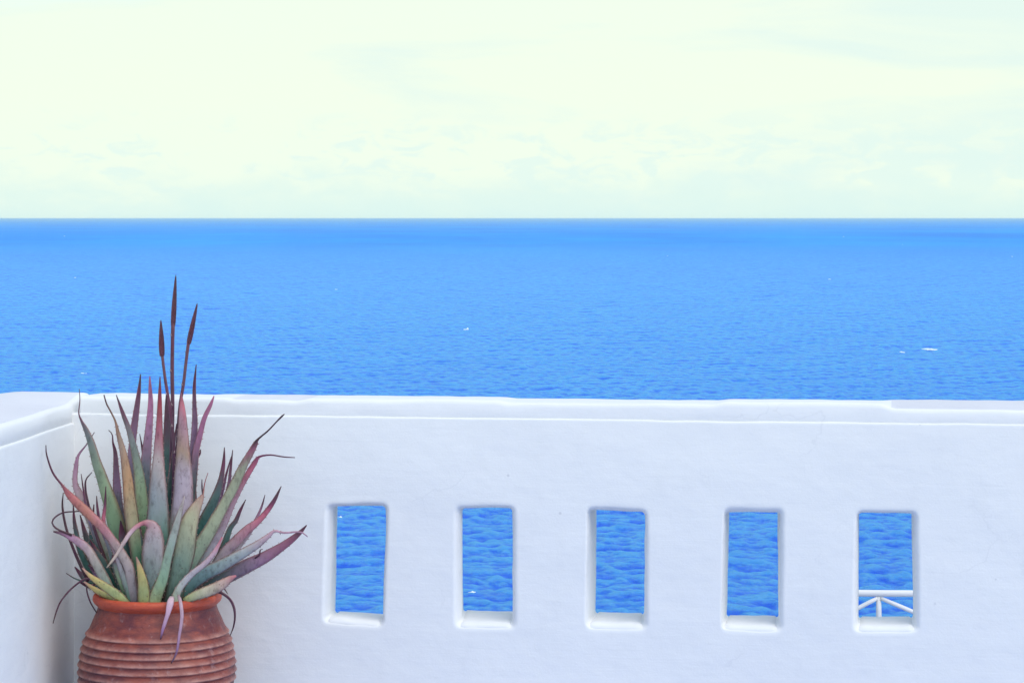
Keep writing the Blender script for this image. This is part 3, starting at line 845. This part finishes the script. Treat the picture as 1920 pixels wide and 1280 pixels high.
# ------------------------------------------------------------------ railing on the lower terrace, seen through the last opening
RY = 17.0
FLOOR2 = -1.66
def rod(p, q, r0, r1=None, n=10, seed=0, segs=10):
    r1 = r1 or r0
    bm = bmesh.new(); p = Vector(p); q = Vector(q); ax = (q - p).normalized()
    e1 = ax.cross(Vector((0, 1, .001))).normalized(); e2 = ax.cross(e1).normalized()
    rows = []
    for i in range(segs + 1):
        t = i / segs
        c = p.lerp(q, t) + e1 * .005 * nz((t * 3, 0, 0), 1, seed) + e2 * .005 * nz((t * 3, 5, 0), 1, seed)
        r = r0 + (r1 - r0) * t
        rows.append([bm.verts.new(c + (e1 * math.cos(2 * math.pi * k / n) + e2 * math.sin(2 * math.pi * k / n)) * r * (1 + .06 * nz((t * 4, k, 0), 1, seed)) * (.86 if i in (0, segs) else 1)) for k in range(n)])
    for a, b in zip(rows[:-1], rows[1:]):
        for k in range(n): bm.faces.new((a[k], a[(k + 1) % n], b[(k + 1) % n], b[k]))
    bm.faces.new(rows[0][::-1]); bm.faces.new(rows[-1])
    return bm
zt = at(1650, 1112, RY).z
px_post = at(1648, 1112, RY).x
rail = thing('railing', 'white rustic pole railing beyond the wall, behind the rightmost opening', 'railing', Vector((px_post, RY, FLOOR2)))
posts = [1.88, px_post, px_post + 1.15, px_post + 2.3, px_post + 3.45, px_post + 4.6]
from_bm('top_rail', rod((1.82, RY, zt + .004), (posts[-1] + .06, RY, zt - .01), .022, .021, 12, 1, 40), M_PAINT, rail)
from_bm('bottom_rail', rod((1.82, RY, FLOOR2 + .15), (posts[-1] + .06, RY, FLOOR2 + .15), .022, .022, 12, 2, 40), M_PAINT, rail)
for i, x in enumerate(posts):
    from_bm('post', rod((x, RY, FLOOR2), (x, RY, zt - .02), .0195, .018, 12, 3 + i), M_PAINT, rail)
for (xa, xb, za, zb) in [(posts[1], posts[0], zt - .03, zt - .30), (posts[1], posts[2], zt - .03, zt - .52), (posts[3], posts[2], zt - .03, zt - .52), (posts[3], posts[4], zt - .03, zt - .52), (posts[5], posts[4], zt - .03, zt - .52)]:
    s = 1 if xb > xa else -1
    from_bm('brace', rod((xa + s * .012, RY - .012, za), (xb, RY - .012, zb), .0145, .013, 10, xa), M_PAINT, rail)
bm = bmesh.new()
q = [(1.5, 12.5), (8.2, 12.5), (8.2, 17.35), (1.5, 17.35)]
tv = [bm.verts.new((x, y, FLOOR2)) for x, y in q]; bv = [bm.verts.new((x, y, FLOOR2 - 1.2)) for x, y in q]
bm.faces.new(tv); bm.faces.new(bv[::-1])
for i in range(4): bm.faces.new((tv[i], tv[(i + 1) % 4], bv[(i + 1) % 4], bv[i]))
o = from_bm('lower_terrace', bm, M_FLOOR, None, False); o['kind'] = 'structure'

# ------------------------------------------------------------------ rocky hillside under the terraces
def rock_mat():
    m, nt, b = new_mat('dry_rock')
    tc = nt.nodes.new('ShaderNodeNewGeometry').outputs['Position']
    a = noise_tex(nt, tc, .8, 8, .65)
    nt.links.new(ramp(nt, a, [(.3, (.13, .10, .075)), (.55, (.28, .23, .17)), (.75, (.12, .13, .06))]), b.inputs['Base Color'])
    b.inputs['Roughness'].default_value = .95
    nt.links.new(bump(nt, noise_tex(nt, tc, 1.4, 8, .7), .3), b.inputs['Normal'])
    return m
bm = bmesh.new()
ys = [-40, -25, -12, -6, 0, 4, 8, 10, 12, 14, 16, 18, 20, 23, 26, 29, 32, 36, 40, 44, 48, 52, 56, 60, 64]
xs = [-160, -120, -90, -70, -52, -38] + [-28 + 2 * k for k in range(29)] + [38, 52, 70, 90, 120, 160]
def hill(x, y):
    prof = [(-40, -.6), (9, -.7), (11, -2.4), (18, -3.2), (22, -5.2), (36, -12), (52, -21), (64, -24.6)]
    for (a, za), (b_, zb) in zip(prof[:-1], prof[1:]):
        if a <= y <= b_:
            zv = za + (zb - za) * (y - a) / (b_ - a); break
    k = min(1, max(0, (y - 12) / 10))
    zv += k * 1.1 * (nz((x, y, 0), .16, 2) + .5 * nz((x, y, 0), .45, 5)) - .3
    return max(zv, -24.6)
rows = [[bm.verts.new((x, y + .05 * x * (1 if y > 12 else 0) * .2, hill(x, y))) for x in xs] for y in ys]
for a, b in zip(rows[:-1], rows[1:]):
    for j in range(len(xs) - 1): bm.faces.new((a[j], a[j + 1], b[j + 1], b[j]))
o = from_bm('hillside', bm, rock_mat()); o['kind'] = 'structure'

# ------------------------------------------------------------------ sea
def sea_mat():
    m, nt, b = new_mat('sea_water')
    pos = nt.nodes.new('ShaderNodeNewGeometry').outputs['Position']
    sp = nt.nodes.new('ShaderNodeSeparateXYZ'); nt.links.new(pos, sp.inputs[0])
    patch = noise_tex(nt, mapped(nt, pos, (.004, .0016, 0)), 1.0, 5, .55)
    streak = noise_tex(nt, mapped(nt, pos, (.03, .02, 0)), 1.0, 5, .6)
    c = mix(nt, ramp(nt, patch, [(.35, 0), (.65, 1)]), SEA_A, SEA_B)
    c = mix(nt, math_n(nt, 'MULTIPLY', ramp(nt, streak, [(.4, 0), (.66, 1)]), .7), c, SEA_C)
    # wave light and dark put into the colour: pale crests, dark troughs
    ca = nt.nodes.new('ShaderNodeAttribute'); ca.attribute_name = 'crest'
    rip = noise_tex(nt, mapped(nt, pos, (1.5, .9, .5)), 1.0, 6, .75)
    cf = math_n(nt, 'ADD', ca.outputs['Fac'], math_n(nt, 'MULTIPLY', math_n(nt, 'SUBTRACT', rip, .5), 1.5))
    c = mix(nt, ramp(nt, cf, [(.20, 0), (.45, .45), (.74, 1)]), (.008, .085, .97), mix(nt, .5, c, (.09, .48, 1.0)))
    # deeper blue far out
    far = ramp(nt, math_n(nt, 'DIVIDE', sp.outputs['Y'], 6000.0), [(.2, 0), (.42, 1)])
    fs = noise_tex(nt, mapped(nt, pos, (.0035, .0009, 0)), 1.0, 7, .65)
    c = mix(nt, far, c, mix(nt, ramp(nt, fs, [(.35, 0), (.65, 1)]), (.008, .20, .80), (.012, .34, .90)))
    n1 = bump(nt, noise_tex(nt, mapped(nt, pos, (.6, .8, .3)), 1.0, 3, .6), .34)
    n2 = bump(nt, noise_tex(nt, mapped(nt, pos, (2.2, 3.0, 1)), 1.0, 7, .75, .3), .36, n1)
    nt.nodes.remove(b)
    df = nt.nodes.new('ShaderNodeBsdfDiffuse'); nt.links.new(c, df.inputs['Color']); nt.links.new(n2, df.inputs['Normal'])
    gl = nt.nodes.new('ShaderNodeBsdfGlossy'); gl.inputs['Color'].default_value = (.42, .86, 1, 1); gl.inputs['Roughness'].default_value = .15
    nt.links.new(n2, gl.inputs['Normal'])
    fr = nt.nodes.new('ShaderNodeFresnel'); fr.inputs['IOR'].default_value = 1.33; nt.links.new(n2, fr.inputs['Normal'])
    # small waves hide one another far out, so the distant sea mirrors less of the sky
    dist = math_n(nt, 'DIVIDE', sp.outputs['Y'], 4000.0)
    k = ramp(nt, dist, [(.03, .46), (.1, .50), (.2, .48), (.40, .36), (.7, .16), (1, .12)])
    mx = nt.nodes.new('ShaderNodeMixShader')
    nt.links.new(math_n(nt, 'MULTIPLY', fr.outputs[0], k), mx.inputs[0])
    nt.links.new(df.outputs[0], mx.inputs[1]); nt.links.new(gl.outputs[0], mx.inputs[2])
    nt.links.new(mx.outputs[0], [n for n in nt.nodes if n.type == 'OUTPUT_MATERIAL'][0].inputs[0])
    return m
SEA_A = (.012, .13, .88); SEA_B = (.022, .24, .95); SEA_C = (.04, .32, .96); SEA_FAR = (.010, .27, .86)

rng = np.random.default_rng(11)
def waves(X, Y, spacing):
    Z = np.zeros_like(X); Zs = np.zeros_like(X)
    for i in range(120):
        lam = .7 * (20 / .7) ** (i / 119.0) * rng.uniform(.93, 1.07)
        spread = math.radians(30 + 34 * (1 - i / 119.0))
        th = math.radians(-90 + 14) + rng.normal(0, spread)
        k = 2 * math.pi / lam
        slope = .009 + .036 * math.exp(-((math.log(lam) - math.log(2.0)) / .78) ** 2)
        a = slope / k
        fade = np.clip((lam / (2.0 * spacing)) - .6, 0, 1)
        ph = rng.uniform(0, 2 * math.pi)
        arg = k * (X * math.cos(th) + Y * math.sin(th)) + ph
        h_ = a * fade * (np.sin(arg) - .30 * np.cos(2 * arg))
        Z += h_
        if lam < 6: Zs += h_
    return Z, Zs
r = list(np.geomspace(50, 135, 16)[:-1]) + list(np.geomspace(135, 2600, 1800)[:-1]) + list(np.geomspace(2600, 100000, 90))
half = math.radians(14)
phi = np.concatenate([np.linspace(-math.radians(120), -half, 40)[:-1], np.linspace(-half, half, 1000), np.linspace(half, math.radians(120), 40)[1:]])
R_, PH = np.meshgrid(np.array(r), phi, indexing='ij')
SX = R_ * np.sin(PH); SY = R_ * np.cos(PH)
spr = np.gradient(np.array(r))[:, None] * np.ones_like(SX)
spx = R_ * np.gradient(phi)[None, :]
sp_ = np.maximum(spr, spx)
SZ, SZS = waves(SX, SY, sp_)
nr, nc = SX.shape
co = np.stack([SX, SY, SZ + SEA_Z], -1).reshape(-1, 3)
idx = np.arange(nr * nc).reshape(nr, nc)
faces = np.stack([idx[:-1, :-1], idx[:-1, 1:], idx[1:, 1:], idx[1:, :-1]], -1).reshape(-1, 4)[:, ::-1]
me = bpy.data.meshes.new('sea')
me.vertices.add(len(co)); me.vertices.foreach_set('co', co.astype(np.float32).ravel())
me.loops.add(faces.size); me.loops.foreach_set('vertex_index', faces.astype(np.int32).ravel())
me.polygons.add(len(faces)); me.polygons.foreach_set('loop_start', (np.arange(len(faces)) * 4).astype(np.int32))
me.polygons.foreach_set('use_smooth', np.ones(len(faces), dtype=bool))
me.update(calc_edges=True); me.validate()
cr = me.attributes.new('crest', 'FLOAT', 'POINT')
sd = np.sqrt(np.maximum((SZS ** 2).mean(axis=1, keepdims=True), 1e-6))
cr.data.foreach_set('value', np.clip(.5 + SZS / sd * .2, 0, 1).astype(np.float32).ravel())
o = bpy.data.objects.new('sea', me); C.objects.link(o); me.materials.append(sea_mat()); o['kind'] = 'structure'

# ------------------------------------------------------------------ whitecaps
def foam_mat():
    m, nt, b = new_mat('sea_foam')
    tc = nt.nodes.new('ShaderNodeTexCoord').outputs['Object']
    nt.links.new(ramp(nt, noise_tex(nt, tc, 4, 5), [(.3, (.72, .84, .86)), (.7, (.9, .93, .92))]), b.inputs['Base Color'])
    b.inputs['Roughness'].default_value = .8
    return m
M_FOAM = foam_mat()
def sea_at(x, y):
    rr = math.hypot(x, y); ph = math.atan2(x, y)
    i = int(np.argmin(np.abs(np.array(r) - rr))); j = int(np.argmin(np.abs(phi - ph)))
    return float(SZ[i, j])
caps = [(875, 618, 11, 6, 'bright white foam crest alone in the middle of the sea above the wall'),
        (1742, 656, 34, 4, 'long thin white foam streak on the sea at the right'),
        (1690, 661, 12, 3, 'small foam patch just left of the long streak at the right'),
        (156, 700, 16, 2.6, 'faint foam streak on the sea just above the left wall corner'),
        (630, 543, 6, 3, 'tiny foam fleck on the mid sea right of the flower stalks'),
        (141, 521, 6, 3, 'tiny foam fleck on the sea at the left, above the pot'),
        (121, 443, 5, 3, 'tiny foam fleck below the horizon at the far left'),
        (1582, 444, 5, 3, 'tiny foam fleck below the horizon at the right'),
        (1692, 459, 4, 3, 'tiny foam fleck in the dark far water at the right'),
        (1252, 480, 5, 2.6, 'tiny foam fleck in the dark far water right of centre'),
        (1898, 481, 5, 3, 'tiny foam fleck in the far water at the right edge'),
        (1555, 524, 9, 2.4, 'small pale foam streak on the upper sea right of centre'),
        (637, 972, 9, 5, 'white foam crest seen at the left edge of the leftmost opening'),
        (885, 1113, 13, 5, 'white foam patch low in the second opening from the left')]
for i, (px, py, wpx, hpx, lab) in enumerate(caps):
    D = 25 * F / (py - HOR); X = (px - 960) / F * D
    kk = .62 if py < 530 else .9
    w_ = wpx * kk / F * D; h_ = hpx * kk / F * D
    dep = min(w_ * .8, 3.0)
    bm = bmesh.new()
    bmesh.ops.create_icosphere(bm, subdivisions=4, radius=1)
    zz_ = sea_at(X, D)
    for v in bm.verts:
        p = v.co.copy()
        if p.z < 0:
            rr_ = math.hypot(p.x, p.y); f_ = 1 / max(rr_, .25)
            p = Vector((p.x * f_ * min(1, rr_ * 4), p.y * f_ * min(1, rr_ * 4), p.z * 1.2))
        k = 1 + .55 * nz(p, 1.7, i * 3.1) + .35 * nz(p, 4.5, i)
        v.co = Vector((X + p.x * w_ / 2 * k, D + p.y * dep / 2 * k, SEA_Z + zz_ + -.35 * h_ + p.z * h_ * .75 * k + h_ * .12 * math.sin(p.x * 5 + i) + h_ * .25 * nz(p, 3.1, i + 2)))
    o = thing('whitecap', lab, 'whitecap', Vector((X, D, SEA_Z + zz_)), 'whitecaps scattered over the sea')
    C.objects.unlink(o); bpy.data.objects.remove(o)
    me_o = from_bm('whitecap', bm, M_FOAM)
    me_o['label'] = lab; me_o['category'] = 'whitecap'; me_o['group'] = 'whitecaps scattered over the sea'

# ------------------------------------------------------------------ sea haze
bm = bmesh.new()
bmesh.ops.create_cube(bm, size=1)
for v in bm.verts:
    v.co = Vector((v.co.x * 210000, v.co.y * 210000, -26.4 if v.co.z < 0 else 3.0))
hm = bpy.data.materials.new('sea_air'); hm.use_nodes = True
nt = hm.node_tree
for n in list(nt.nodes): nt.nodes.remove(n)
out = nt.nodes.new('ShaderNodeOutputMaterial'); pv = nt.nodes.new('ShaderNodeVolumePrincipled')
pv.inputs['Color'].default_value = (.82, 1, .97, 1); pv.inputs['Anisotropy'].default_value = .55; pv.inputs['Density'].default_value = 6e-5
nt.links.new(pv.outputs[0], out.inputs['Volume'])
o = from_bm('haze', bm, hm, None, False); o['kind'] = 'stuff'

S.cycles.max_bounces = 8; S.cycles.diffuse_bounces = 5; S.cycles.glossy_bounces = 3; S.cycles.volume_bounces = 1
S.cycles.use_denoising = True; S.cycles.sample_clamp_indirect = 4.0
